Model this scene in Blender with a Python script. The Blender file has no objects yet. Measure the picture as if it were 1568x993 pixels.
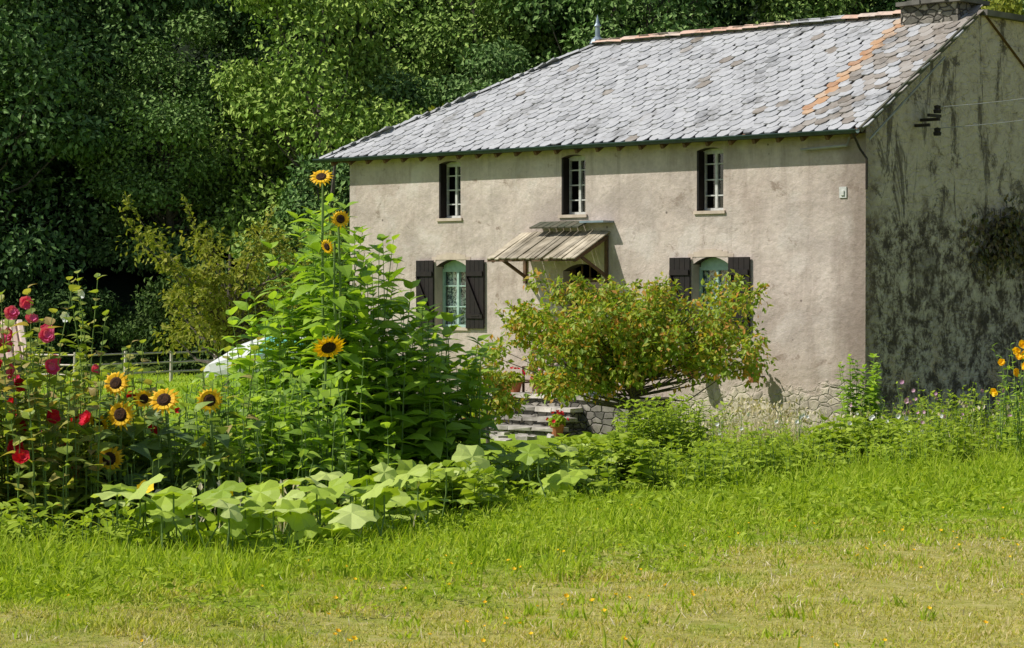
import bpy, math, random
import numpy as np
from mathutils import Vector, Matrix
rng=np.random.default_rng(7)
scene=bpy.context.scene

# ------------------------------------------------------------------ mesh accumulator
class Acc:
    def __init__(s): s.v=[];s.n=0;s.l=[];s.c=[];s.m=[]
    def raw(s,v,l,c,m):
        s.v.append(np.asarray(v,float).reshape(-1,3)); s.l.append(np.asarray(l)+s.n); s.c.append(np.asarray(c)); s.m.append(np.asarray(m)); s.n+=len(s.v[-1])
    def faces(s,v,fs,mat=0):
        s.raw(v,[i for f in fs for i in f],[len(f) for f in fs],[mat]*len(fs))
    def box(s,a,b,mat=0,j=0):
        x0,y0,z0=a;x1,y1,z1=b
        v=np.array([(x0,y0,z0),(x1,y0,z0),(x1,y1,z0),(x0,y1,z0),(x0,y0,z1),(x1,y0,z1),(x1,y1,z1),(x0,y1,z1)],float)
        if j: v=v+rng.normal(0,j,v.shape)
        s.faces(v,[(0,3,2,1),(4,5,6,7),(0,1,5,4),(1,2,6,5),(2,3,7,6),(3,0,4,7)],mat)
    def beam(s,p,q,w,h,mat=0,up=(0,0,1)):
        p=np.array(p,float);q=np.array(q,float);d=q-p;d/=np.linalg.norm(d)
        y=np.cross(up,d);y/=np.linalg.norm(y)+1e-9;z=np.cross(d,y)
        vs=[]
        for c in (p,q):
            for a,b in ((-1,-1),(1,-1),(1,1),(-1,1)): vs.append(c+y*a*w/2+z*b*h/2)
        s.faces(vs,[(0,3,2,1),(4,5,6,7),(0,1,5,4),(1,2,6,5),(2,3,7,6),(3,0,4,7)],mat)
    def tube(s,pts,rad,n=6,mat=0):
        pts=np.array(pts,float);k=len(pts)
        if np.isscalar(rad): rad=[rad]*k
        d=np.gradient(pts,axis=0);d/=np.linalg.norm(d,axis=1)[:,None]+1e-9
        ref=np.array([0.31,0.95,0.05]) if abs(d[0][2])>.5 else np.array([0,0.02,1.])
        a=np.cross(d,ref);a/=np.linalg.norm(a,axis=1)[:,None]+1e-9;b=np.cross(d,a)
        t=np.arange(n)*2*math.pi/n
        r=np.array(rad)[:,None,None]
        v=pts[:,None,:]+r*(np.cos(t)[None,:,None]*a[:,None,:]+np.sin(t)[None,:,None]*b[:,None,:])
        fs=[(i*n+j,i*n+(j+1)%n,(i+1)*n+(j+1)%n,(i+1)*n+j) for i in range(k-1) for j in range(n)]
        fs+= [tuple(range(n))[::-1],tuple((k-1)*n+j for j in range(n))]
        s.faces(v.reshape(-1,3),fs,mat)
    def lathe(s,c,prof,n=16,mat=0):
        c=np.array(c,float);t=np.arange(n)*2*math.pi/n;vs=[]
        for r,z in prof:
            for q in t: vs.append(c+[r*math.cos(q),r*math.sin(q),z])
        k=len(prof)
        s.faces(vs,[(i*n+j,i*n+(j+1)%n,(i+1)*n+(j+1)%n,(i+1)*n+j) for i in range(k-1) for j in range(n)],mat)
    def stamp(s,T,P,X,U,S,mat=None):
        tv,tl,tc,tm=T
        P=np.asarray(P,float).reshape(-1,3);n_=len(P)
        if n_==0:return
        X=np.broadcast_to(np.asarray(X,float),(n_,3));U=np.broadcast_to(np.asarray(U,float),(n_,3))
        X=X/(np.linalg.norm(X,axis=1)[:,None]+1e-9)
        Y=np.cross(U,X);Y/=np.linalg.norm(Y,axis=1)[:,None]+1e-9
        Z=np.cross(X,Y)
        S=np.asarray(S,float)
        if S.ndim==0:S=np.full(n_,float(S))
        if S.ndim==1:S=np.stack([S,S,S],1)
        v=P[:,None,:]+(tv[None,:,0:1]*S[:,None,0:1])*X[:,None,:]+(tv[None,:,1:2]*S[:,None,1:2])*Y[:,None,:]+(tv[None,:,2:3]*S[:,None,2:3])*Z[:,None,:]
        k=len(tv)
        l=(tl[None,:]+(np.arange(n_)*k)[:,None]).ravel()
        m=np.tile(tm,n_) if mat is None else np.full(n_*len(tc),mat)
        s.raw(v.reshape(-1,3),l,np.tile(tc,n_),m)
def T_(v,fs,ms=None):
    return (np.array(v,float),np.array([i for f in fs for i in f]),np.array([len(f) for f in fs]),np.array(ms if ms is not None else [0]*len(fs)))

def build(acc,name,mats,parent=None,smooth=False):
    me=bpy.data.meshes.new(name)
    v=np.concatenate(acc.v);l=np.concatenate(acc.l);c=np.concatenate(acc.c);m=np.concatenate(acc.m)
    me.vertices.add(len(v));me.vertices.foreach_set('co',v.astype(np.float32).ravel())
    me.loops.add(len(l));me.loops.foreach_set('vertex_index',l.astype(np.int32))
    me.polygons.add(len(c));st=np.concatenate([[0],np.cumsum(c)[:-1]])
    me.polygons.foreach_set('loop_start',st.astype(np.int32))
    for mt in mats: me.materials.append(mt)
    me.polygons.foreach_set('material_index',m.astype(np.int32))
    me.polygons.foreach_set('use_smooth',np.full(len(c),bool(smooth)))
    me.update(calc_edges=True)
    ob=bpy.data.objects.new(name,me);scene.collection.objects.link(ob)
    if parent: ob.parent=parent
    return ob
def empty(name,loc=(0,0,0),rz=0):
    e=bpy.data.objects.new(name,None);e.location=loc;e.rotation_euler=(0,0,rz);scene.collection.objects.link(e);return e

# ------------------------------------------------------------------ materials
def N(nt,t,ins=None,**pr):
    n=nt.nodes.new(t)
    for k,v in pr.items(): setattr(n,k,v)
    for k,v in (ins or {}).items():
        if isinstance(v,bpy.types.NodeSocket): nt.links.new(v,n.inputs[k])
        else: n.inputs[k].default_value=v
    return n
def newmat(name):
    m=bpy.data.materials.new(name);m.use_nodes=True;nt=m.node_tree;nt.nodes.clear()
    out=nt.nodes.new('ShaderNodeOutputMaterial');return m,nt,out
def c4(c): return (c[0],c[1],c[2],1)
def ramp(nt,fac,stops):
    r=N(nt,'ShaderNodeValToRGB',{'Fac':fac});e=r.color_ramp.elements
    while len(e)<len(stops): e.new(.5)
    for i,(p,c) in enumerate(stops):
        e[i].position=p;e[i].color=c4(c) if not np.isscalar(c) else (c,c,c,1)
    return r.outputs['Color']
def mixc(nt,f,a,b,mode='MIX'):
    return N(nt,'ShaderNodeMixRGB',{'Fac':f,'Color1':a if isinstance(a,bpy.types.NodeSocket) else c4(a),'Color2':b if isinstance(b,bpy.types.NodeSocket) else c4(b)},blend_type=mode).outputs[0]
def mth(nt,op,a,b=0.0,clamp=False):
    return N(nt,'ShaderNodeMath',{0:a,1:b},operation=op,use_clamp=clamp).outputs[0]
def noise(nt,vec,scale,detail=4,rough=.55,dist=0.):
    return N(nt,'ShaderNodeTexNoise',{'Vector':vec,'Scale':scale,'Detail':detail,'Roughness':rough,'Distortion':dist}).outputs['Fac']
def coords(nt): return N(nt,'ShaderNodeTexCoord').outputs['Object']
def vscale(nt,v,s,loc=(0,0,0)): return N(nt,'ShaderNodeMapping',{'Vector':v,'Scale':s,'Location':loc}).outputs[0]
def warp(nt,v,sc,amt):
    nn=N(nt,'ShaderNodeTexNoise',{'Vector':v,'Scale':sc,'Detail':3}).outputs['Color']
    k=N(nt,'ShaderNodeVectorMath',{0:nn,1:(amt,amt,amt)},operation='MULTIPLY').outputs[0]
    return N(nt,'ShaderNodeVectorMath',{0:v,1:k},operation='ADD').outputs[0]
def finish(nt,out,col,rough=.8,bump=None,bs=.3,dist=.02,metal=0,spec=.3):
    p=N(nt,'ShaderNodeBsdfPrincipled',{'Base Color':col if isinstance(col,bpy.types.NodeSocket) else c4(col),'Roughness':rough,'Metallic':metal,'Specular IOR Level':spec})
    if bump is not None:
        b=N(nt,'ShaderNodeBump',{'Height':bump,'Strength':bs,'Distance':dist});nt.links.new(b.outputs[0],p.inputs['Normal'])
    nt.links.new(p.outputs[0],out.inputs[0])
def simple(name,c1,c2=None,scale=8,rough=.8,bs=.3,metal=0,island=False,spec=.3):
    m,nt,out=newmat(name);co=coords(nt)
    c2=c2 or tuple(x*.7 for x in c1)
    f=noise(nt,co,scale,5)
    col=ramp(nt,f,[(.35,c1),(.65,c2)])
    if island:
        r=N(nt,'ShaderNodeNewGeometry').outputs['Random Per Island']
        col=mixc(nt,1,col,ramp(nt,r,[(0,.6),(1,1.25)]),'MULTIPLY')
    finish(nt,out,col,rough,f,bs,.01,metal,spec);return m
def leaf(name,stops,trans=.4,rough=.5,tb=1.4,spec=.3,objvar=False,matte=False):
    m,nt,out=newmat(name)
    r=N(nt,'ShaderNodeNewGeometry').outputs['Random Per Island']
    k=len(stops)
    col=ramp(nt,r,[(i/(max(1,k-1)),c) for i,c in enumerate(stops)])
    if objvar:
        oi=N(nt,'ShaderNodeObjectInfo').outputs['Random']
        col=mixc(nt,1,col,ramp(nt,oi,[(0,(.6,.7,.75)),(.35,(.95,1.,1.)),(.7,(1.3,1.25,1.15)),(1,(1.9,1.7,1.1))]),'MULTIPLY')
    if matte: p=N(nt,'ShaderNodeBsdfDiffuse',{'Color':col})
    else: p=N(nt,'ShaderNodeBsdfPrincipled',{'Base Color':col,'Roughness':rough,'Specular IOR Level':spec})
    if trans>0:
        tc=mixc(nt,1,col,(tb*1.1,tb*1.1,tb*.4),'MULTIPLY')
        t=N(nt,'ShaderNodeBsdfTranslucent',{'Color':tc})
        mx=N(nt,'ShaderNodeMixShader',{0:trans,1:p.outputs[0],2:t.outputs[0]})
        nt.links.new(mx.outputs[0],out.inputs[0])
    else: nt.links.new(p.outputs[0],out.inputs[0])
    return m

M={}
M['forest']=leaf('forest_leaves',[(.05,.1,.03),(.1,.17,.055),(.2,.29,.12)],0,objvar=True,matte=True)  # palest tints stand in for the sheen these matte leaves lack
M['forest2']=leaf('forest_leaves_light',[(.07,.13,.035),(.13,.21,.06),(.24,.33,.12)],0,objvar=True,matte=True)  # pale end of the ramp replaces leaf highlights here too
M['shade']=leaf('shady_undergrowth_leaves',[(.03,.05,.018),(.06,.1,.03),(.12,.17,.05)],0,objvar=True,matte=True)  # leaf colours darkened to carry the shade along the wood's edge
M['olive']=leaf('olive_leaves',[(.17,.2,.03),(.25,.28,.05),(.35,.33,.08)],.3,matte=True)
M['fruit']=leaf('fruit_tree_leaves',[(.15,.24,.025),(.22,.32,.035),(.3,.4,.045),(.36,.42,.055),(.42,.38,.06),(.6,.28,.08)],.4)
M['arti']=leaf('sunflower_leaves',[(.16,.27,.025),(.26,.4,.04),(.42,.56,.08)],.42,.4,1.4,.4)
M['sunl']=leaf('sunflower_broad_leaves',[(.12,.19,.06),(.19,.27,.07),(.32,.42,.09)],.35,.45,1.4,.3)
M['pump']=leaf('pumpkin_leaves',[(.28,.4,.04),(.44,.56,.07),(.62,.7,.25)],.4,.5,1.2,.3)
M['weed']=leaf('weed_leaves',[(.18,.27,.025),(.28,.37,.035),(.4,.49,.08)],.38,matte=True)
M['holly']=leaf('hollyhock_leaves',[(.16,.23,.03),(.25,.33,.05),(.38,.41,.08),(.42,.3,.12)],.42)
M['stem']=simple('green_stem',(.18,.27,.07),(.13,.2,.05))
M['bark']=simple('bark',(.15,.12,.095),(.07,.06,.045),14,.9,.8)
M['petal']=leaf('yellow_petals',[(.9,.5,.01),(1,.68,.02)],.3,.6,1.1)
M['disc']=simple('sunflower_disc',(.07,.03,.012),(.02,.01,.006),60,.95,.9)
M['pink']=leaf('pink_petals',[(.75,.05,.2),(.8,.16,.35)],.35,.6,1)
M['red']=leaf('red_petals',[(.55,.01,.02),(.75,.03,.07)],.3,.6,1)
M['white']=leaf('white_petals',[(.75,.75,.72),(.8,.8,.8)],.3,.6,1)
M['lilac']=leaf('lilac_petals',[(.5,.27,.42),(.65,.4,.52)],.3,.6,1)
M['straw']=leaf('dry_grass',[(.45,.38,.2),(.66,.58,.4),(.75,.67,.48)],.3,.6,1,matte=True)
M['ivy']=leaf('dry_ivy_leaves',[(.05,.06,.02),(.1,.09,.04),(.14,.1,.05)],0)
M['tallgrass']=leaf('tall_grass_blades',[(.22,.33,.02),(.34,.45,.035),(.5,.55,.1)],.4,matte=True)

def dryness(nt,co):
    sp=N(nt,'ShaderNodeSeparateXYZ',{0:co})
    a=mth(nt,'MULTIPLY',sp.outputs[0],-1.25);a=mth(nt,'ADD',a,sp.outputs[1]);a=mth(nt,'ADD',a,-15.0)
    n=mth(nt,'MULTIPLY',mth(nt,'ADD',noise(nt,vscale(nt,co,(1,.6,1)),1.3,7,.75),-.5),22.0)
    a=mth(nt,'ADD',a,n)
    return mth(nt,'MULTIPLY',mth(nt,'SUBTRACT',1.2,a),.22,True)
def grassmat():
    m,nt,out=newmat('lawn_grass');co=coords(nt)
    r=N(nt,'ShaderNodeNewGeometry').outputs['Random Per Island']
    g=ramp(nt,r,[(0,(.21,.32,.015)),(.5,(.35,.46,.03)),(1,(.5,.56,.08))])
    d=ramp(nt,r,[(0,(.34,.37,.05)),(.4,(.5,.48,.1)),(.7,(.62,.52,.22)),(1,(.7,.58,.36))])
    col=mixc(nt,dryness(nt,co),g,d)
    p=N(nt,'ShaderNodeBsdfDiffuse',{'Color':col})
    t=N(nt,'ShaderNodeBsdfTranslucent',{'Color':mixc(nt,1,col,(1.35,1.35,.5),'MULTIPLY')})
    mx=N(nt,'ShaderNodeMixShader',{0:.4,1:p.outputs[0],2:t.outputs[0]})
    nt.links.new(mx.outputs[0],out.inputs[0]);return m
M['lawn']=grassmat()
def groundmat():
    m,nt,out=newmat('ground_soil_and_turf');co=coords(nt)
    n=noise(nt,co,7,8,.75)
    g=ramp(nt,n,[(.3,(.08,.13,.01)),(.55,(.2,.29,.02)),(.75,(.3,.38,.04))])
    d=ramp(nt,n,[(.3,(.15,.15,.04)),(.5,(.35,.33,.08)),(.75,(.52,.43,.22))])
    col=mixc(nt,dryness(nt,co),g,d)
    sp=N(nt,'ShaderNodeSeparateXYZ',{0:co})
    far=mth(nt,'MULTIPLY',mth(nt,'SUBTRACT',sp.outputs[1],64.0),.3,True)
    backlawn=mth(nt,'MULTIPLY',mth(nt,'SUBTRACT',sp.outputs[1],36.0),.2,True)  # mask for the brighter green turf of the rear lawn
    col=mixc(nt,backlawn,col,ramp(nt,n,[(.3,(.2,.32,.03)),(.7,(.3,.42,.05))]))
    col=mixc(nt,far,col,(.015,.022,.01))  # forest-floor shade painted into the ground as a near-black green
    finish(nt,out,col,.95,n,.6,.05,spec=.05);return m
M['ground']=groundmat()

def facademat():
    m,nt,out=newmat('lime_render_facade');co=coords(nt)
    sp=N(nt,'ShaderNodeSeparateXYZ',{0:co});s=sp.outputs[0];z=sp.outputs[2]
    n1=noise(nt,co,.8,8,.7)
    col=ramp(nt,n1,[(.34,(.4,.32,.27)),(.46,(.51,.425,.365)),(.6,(.57,.485,.42)),(.72,(.61,.545,.48))])
    n2=noise(nt,co,11,7,.72)
    col=mixc(nt,1,col,ramp(nt,n2,[(.3,.84),(.7,1.07)]),'MULTIPLY')
    st=noise(nt,vscale(nt,co,(2.4,1,.28)),1.3,7,.7,.5)
    col=mixc(nt,ramp(nt,st,[(.5,0.),(.68,.45)]),col,(.25,.195,.16))
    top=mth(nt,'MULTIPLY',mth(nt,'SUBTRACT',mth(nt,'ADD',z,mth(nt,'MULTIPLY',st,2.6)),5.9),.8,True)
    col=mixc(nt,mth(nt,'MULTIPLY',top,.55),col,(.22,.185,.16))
    pn=noise(nt,vscale(nt,co,(1,1,1),(3,0,1)),1.25,5,.55)
    col=mixc(nt,ramp(nt,pn,[(.56,0.),(.62,.35)]),col,(.61,.555,.5))
    bn=noise(nt,vscale(nt,co,(1,1,1.4)),1.5,9,.75,.5)
    col=mixc(nt,ramp(nt,bn,[(.58,0.),(.65,.8)]),col,(.22,.165,.125))
    gn=noise(nt,vscale(nt,co,(1,1,1.2),(7,0,3)),.7,8,.72,.5)
    col=mixc(nt,ramp(nt,gn,[(.48,0.),(.64,.6)]),col,(.33,.275,.24))
    lo=mth(nt,'MULTIPLY',mth(nt,'SUBTRACT',mth(nt,'MULTIPLY',noise(nt,co,1.1,7,.7),4.2),z),.7,True)
    col=mixc(nt,mth(nt,'MULTIPLY',lo,.42),col,(.33,.265,.2))
    cm=mth(nt,'MULTIPLY',mth(nt,'SUBTRACT',mth(nt,'MULTIPLY',noise(nt,vscale(nt,co,(1,1,.6)),2.2,7,.7),1.15),mth(nt,'MULTIPLY',s,.8)),2.4,True)
    col=mixc(nt,mth(nt,'MULTIPLY',cm,.7),col,(.19,.145,.115))
    pk=N(nt,'ShaderNodeTexVoronoi',{'Vector':co,'Scale':1.7}).outputs['Distance']
    col=mixc(nt,ramp(nt,pk,[(.03,.8),(.05,0.)]),col,(.1,.08,.07))
    wv=vscale(nt,warp(nt,co,2.5,.25),(1,1,1.6))
    v=N(nt,'ShaderNodeTexVoronoi',{'Vector':wv,'Scale':5.},feature='DISTANCE_TO_EDGE').outputs['Distance']
    vc=N(nt,'ShaderNodeTexVoronoi',{'Vector':wv,'Scale':5.}).outputs['Color']
    vr=N(nt,'ShaderNodeSeparateXYZ',{0:vc}).outputs[0]
    sc=mixc(nt,1,ramp(nt,noise(nt,co,7,6,.7),[(.3,(.3,.26,.19)),(.7,(.58,.51,.4))]),ramp(nt,vr,[(0,.6),(1,1.2)]),'MULTIPLY')
    sc=mixc(nt,ramp(nt,v,[(.02,.6),(.1,0.)]),sc,(.4,.35,.28))
    h=mth(nt,'ADD',z,mth(nt,'MULTIPLY',noise(nt,co,1.4,6,.65),-1.9))
    h=mth(nt,'ADD',h,mth(nt,'MULTIPLY',s,.07))
    mask=mth(nt,'MULTIPLY',mth(nt,'SUBTRACT',.12,h),5.0,True)
    col=mixc(nt,mask,col,sc)
    bh=mth(nt,'ADD',mth(nt,'MULTIPLY',n2,.6),mth(nt,'MULTIPLY',noise(nt,co,2.2,4),1.4))
    bh=mth(nt,'ADD',bh,mth(nt,'MULTIPLY',mth(nt,'MULTIPLY',ramp(nt,v,[(0,0.),(.1,1.)]),mask),1.0))
    finish(nt,out,col,.92,bh,.6,.05,spec=.15);return m
M['facade']=facademat()
def gablemat():
    m,nt,out=newmat('weathered_gable_stone');co=coords(nt)
    sp=N(nt,'ShaderNodeSeparateXYZ',{0:co});z=sp.outputs[2];o=sp.outputs[1]
    n1=noise(nt,co,3.2,10,.8,.2)
    pl=ramp(nt,n1,[(.36,(.42,.34,.27)),(.48,(.68,.58,.47)),(.7,(.8,.71,.61))])
    st=ramp(nt,n1,[(.43,(.11,.088,.073)),(.48,(.26,.21,.17)),(.52,(.55,.47,.38)),(.62,(.8,.71,.6))])
    hz=mth(nt,'ADD',z,mth(nt,'MULTIPLY',noise(nt,co,.9,6,.65),2.2))
    col=mixc(nt,mth(nt,'MULTIPLY',mth(nt,'SUBTRACT',hz,4.7),2.5,True),st,pl)
    sn=noise(nt,vscale(nt,co,(1,1.5,.28)),1.2,9,.76,.7)
    hi=mth(nt,'MULTIPLY',mth(nt,'SUBTRACT',z,1.0),.35,True)
    col=mixc(nt,mth(nt,'MULTIPLY',ramp(nt,sn,[(.54,0.),(.59,.8)]),hi),col,(.1,.08,.068))
    dn=noise(nt,vscale(nt,co,(1,1,1.1),(0,2.1,0)),.9,10,.8,.5)
    col=mixc(nt,ramp(nt,dn,[(.55,0.),(.59,.75)]),col,(.09,.074,.06))
    on=noise(nt,co,1.6,8,.75)
    low=mth(nt,'MULTIPLY',mth(nt,'SUBTRACT',2.4,z),.6,True)
    col=mixc(nt,mth(nt,'MULTIPLY',ramp(nt,on,[(.53,0.),(.6,.6)]),low),col,(.55,.36,.2))
    qs=mth(nt,'MULTIPLY',mth(nt,'ADD',mth(nt,'MULTIPLY',noise(nt,co,3,6,.7),.9),o),3.,True)
    col=mixc(nt,mth(nt,'MULTIPLY',qs,.5),col,(.26,.19,.145))
    v=N(nt,'ShaderNodeTexVoronoi',{'Vector':vscale(nt,warp(nt,co,2.,.5),(1,1,1.6)),'Scale':4.2},feature='DISTANCE_TO_EDGE').outputs['Distance']
    bh=mth(nt,'ADD',mth(nt,'MULTIPLY',ramp(nt,v,[(0,0.),(.12,1.)]),.4),mth(nt,'MULTIPLY',n1,1.8))
    finish(nt,out,col,.95,bh,.9,.07,spec=.1);return m
M['gable']=gablemat()
def rubble():
    m,nt,out=newmat('terrace_rubble_stone');co=coords(nt)
    wv=vscale(nt,warp(nt,co,2.5,.2),(1,1,1.6))
    v=N(nt,'ShaderNodeTexVoronoi',{'Vector':wv,'Scale':5.},feature='DISTANCE_TO_EDGE').outputs['Distance']
    vr=N(nt,'ShaderNodeSeparateXYZ',{0:N(nt,'ShaderNodeTexVoronoi',{'Vector':wv,'Scale':5.}).outputs['Color']}).outputs[0]
    col=ramp(nt,vr,[(0,(.1,.095,.08)),(.5,(.22,.2,.17)),(1,(.36,.33,.28))])
    col=mixc(nt,1,col,ramp(nt,noise(nt,co,8,6,.7),[(.3,.6),(.7,1.2)]),'MULTIPLY')
    col=mixc(nt,ramp(nt,v,[(.015,.9),(.06,0.)]),col,(.05,.045,.04))
    finish(nt,out,col,.95,ramp(nt,v,[(0,0.),(.12,1.)]),.8,.05,spec=.1);return m
M['rubble']=rubble()
def slatemat(name,stops,lich=(.53,.53,.53),la=.4,br=.25):
    m,nt,out=newmat(name);co=coords(nt)
    r=N(nt,'ShaderNodeNewGeometry').outputs['Random Per Island']
    col=ramp(nt,r,stops)
    col=mixc(nt,ramp(nt,noise(nt,co,4,9,.75),[(.45,0.),(.6,la)]),col,lich)
    dk=noise(nt,vscale(nt,co,(1.6,1,1)),1.0,9,.75)
    col=mixc(nt,ramp(nt,dk,[(.54,0.),(.66,.65)]),col,(.1,.095,.085))
    col=mixc(nt,ramp(nt,noise(nt,co,2.3,7,.72),[(.57,0.),(.7,br)]),col,(.27,.23,.17))
    finish(nt,out,col,.75,noise(nt,co,20,5),.35,.01,spec=.25);return m
M['slate']=slatemat('roof_slates',[(0,(.2,.2,.2)),(.06,(.32,.32,.325)),(.5,(.36,.358,.36)),(1,(.4,.398,.4))])
M['slater']=slatemat('rusty_roof_slates',[(0,(.34,.18,.1)),(.5,(.46,.27,.14)),(1,(.46,.35,.26))],(.5,.4,.3),.35)
M['slateb']=slatemat('brown_mossy_slates',[(0,(.18,.15,.12)),(.5,(.27,.235,.2)),(1,(.34,.31,.28))],(.4,.38,.35),.4)
M['tile']=slatemat('terracotta_ridge_tiles',[(0,(.5,.27,.18)),(.5,(.58,.38,.28)),(1,(.56,.46,.38))],(.55,.47,.4),.4)
M['wooddark']=simple('dark_brown_shutter_paint',(.018,.012,.01),(.011,.008,.007),10,.6,.2)
M['rafter']=simple('rafter_wood',(.16,.09,.05),(.08,.05,.03),9,.85)
M['frame']=simple('weathered_white_frame',(.6,.6,.56),(.42,.42,.39),12,.7,.1)
M['framegreen']=simple('pale_green_frame',(.36,.5,.42),(.28,.4,.34),12,.6,.1)
M['reveal']=simple('shade_toned_window_reveal',(.07,.055,.048),(.04,.032,.028),5,.9,.3)  # near-black brown puts the shade of the recess into the reveal colour
M['cream']=simple('cream_window_surround',(.55,.45,.36),(.42,.34,.27),5,.9,.3)
M['gutter']=simple('green_gutter',(.05,.085,.07),(.03,.05,.045),6,.5,.1,.3)
M['zinc']=simple('zinc',(.3,.36,.4),(.22,.27,.31),6,.45,.1,.6)
M['stone']=simple('grey_stone',(.5,.46,.4),(.3,.27,.23),6,.9,.6,island=True)
M['darkstone']=simple('dark_stone',(.16,.15,.13),(.09,.085,.075),3,.95,.8)
M['canopy']=simple('weathered_canopy_boards',(.46,.4,.3),(.26,.22,.155),4,.85,.3,island=True)
M['mossy']=simple('mossy_boards',(.06,.07,.045),(.11,.1,.07),5,.9,.4)
M['iron']=simple('dark_iron',(.03,.028,.026),(.05,.035,.025),20,.6,.2,.5)
M['inside']=simple('dark_interior',(.02,.018,.016),(.014,.014,.012),3)
M['terra']=simple('terracotta_pot',(.42,.15,.07),(.34,.11,.05),8,.85)
M['fence']=simple('bleached_fence_wood',(.6,.53,.45),(.42,.36,.3),7,.85,.4)
M['cable']=simple('grey_cable',(.35,.35,.33),None,5)
def lace():
    m,nt,out=newmat('lace_curtain');co=coords(nt)
    f=noise(nt,co,26,3,.6)
    col=ramp(nt,f,[(.46,(.08,.12,.14)),(.52,(.75,.78,.75))])
    finish(nt,out,col,.9,None);return m
M['lace']=lace()
def glass():
    m,nt,out=newmat('window_glass')
    g=N(nt,'ShaderNodeBsdfGlossy',{'Color':(1,1,1,1),'Roughness':.03})
    t=N(nt,'ShaderNodeBsdfTransparent',{'Color':(.85,.9,.88,1)})
    mx=N(nt,'ShaderNodeMixShader',{0:.08,1:t.outputs[0],2:g.outputs[0]})
    nt.links.new(mx.outputs[0],out.inputs[0]);return m
M['glass']=glass()

# ------------------------------------------------------------------ terrain
def G(x,y):
    x=np.asarray(x,float);y=np.asarray(y,float)
    z=np.where(y<37,.93-(y-10)*.0344,0.0)
    z=np.where(y<-20,1.96,z)
    z=z+np.where(y>66,np.minimum((y-66)*.42,30),0)
    z=z+.035*np.sin(x*.9+y*.4)*np.clip((37-y)/10,0,1)+.02*np.sin(x*2.3-y*1.1)*np.clip((37-y)/10,0,1)
    return z
xs=np.unique(np.concatenate([np.linspace(-400,-30,14),np.linspace(-30,30,121),np.linspace(30,400,14)]))
ys=np.unique(np.concatenate([np.linspace(-150,0,8),np.linspace(0,75,151),np.linspace(75,600,24)]))
XX,YY=np.meshgrid(xs,ys)
a=Acc();nx=len(xs);ny=len(ys)
ii,jj=np.meshgrid(np.arange(nx-1),np.arange(ny-1));b0=(jj*nx+ii).ravel()
a.raw(np.stack([XX.ravel(),YY.ravel(),G(XX,YY).ravel()],1),np.stack([b0,b0+1,b0+nx+1,b0+nx],1).ravel(),np.full(len(b0),4),np.zeros(len(b0),int))
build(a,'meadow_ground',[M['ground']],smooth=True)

# ------------------------------------------------------------------ leaf templates
def leafT(xs,ws,droop=.3,fold=.15,mat=0):
    v=[];k=len(xs)
    for x,w in zip(xs,ws):
        for sgn in (1,0,-1):
            y=w*sgn;v.append((x,y,-droop*x*x+fold*abs(y)))
    fs=[]
    for i in range(k-1):
        fs.append((3*i,3*i+1,3*i+4,3*i+3));fs.append((3*i+1,3*i+2,3*i+5,3*i+4))
    return T_(v,fs,[mat]*len(fs))
SMALL=T_([(0,0,0),(.45,.28,.08),(1,0,-.08),(.45,-.28,.08)],[(0,2,1),(0,3,2)])
TWIN=T_([(0,0,0),(.5,.3,.1),(1,0,-.1),(.45,-.3,.05)],[(0,1,2,3)])
POINTED=leafT([0,.12,.32,.6,.85,1],[.02,.14,.23,.17,.07,.0],.35,.25)
HEART=leafT([-.08,.1,.3,.55,.8,1],[.12,.34,.42,.31,.13,.0],.45,.2)
BLADE=T_([(0,-.5,0),(0,.5,0),(.55,.4,.1),(.55,-.4,.1),(1,0,.38)],[(0,1,2,3),(3,2,4)])
def polar(n,rad,cup=.2,ox=0,axis='z',mat=0,wv=.04):
    v=[(0,0,0)];
    for f in (.55,1.):
        for i in range(n):
            t=2*math.pi*i/n;r=rad(t)*f
            p=(r*math.cos(t)+ox,r*math.sin(t),cup*r*r+ (wv*math.sin(5*t)*f))
            v.append(p)
    if axis=='x': v=[(p[2],p[0],p[1]) for p in v]
    fs=[(0,1+i,1+(i+1)%n) for i in range(n)]+[(1+i,1+n+i,1+n+(i+1)%n,1+(i+1)%n) for i in range(n)]
    return T_(v,fs,[mat]*len(fs))
PUMP=polar(20,lambda t:.5*(1+.12*math.cos(5*t))*(1-.5*math.exp(-((abs(t-math.pi))/.22)**2)),-.3,wv=.055)
FLOWER=polar(15,lambda t:.5*(1+.16*abs(math.sin(2.5*t))),1.2,axis='x',wv=.07)
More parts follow.
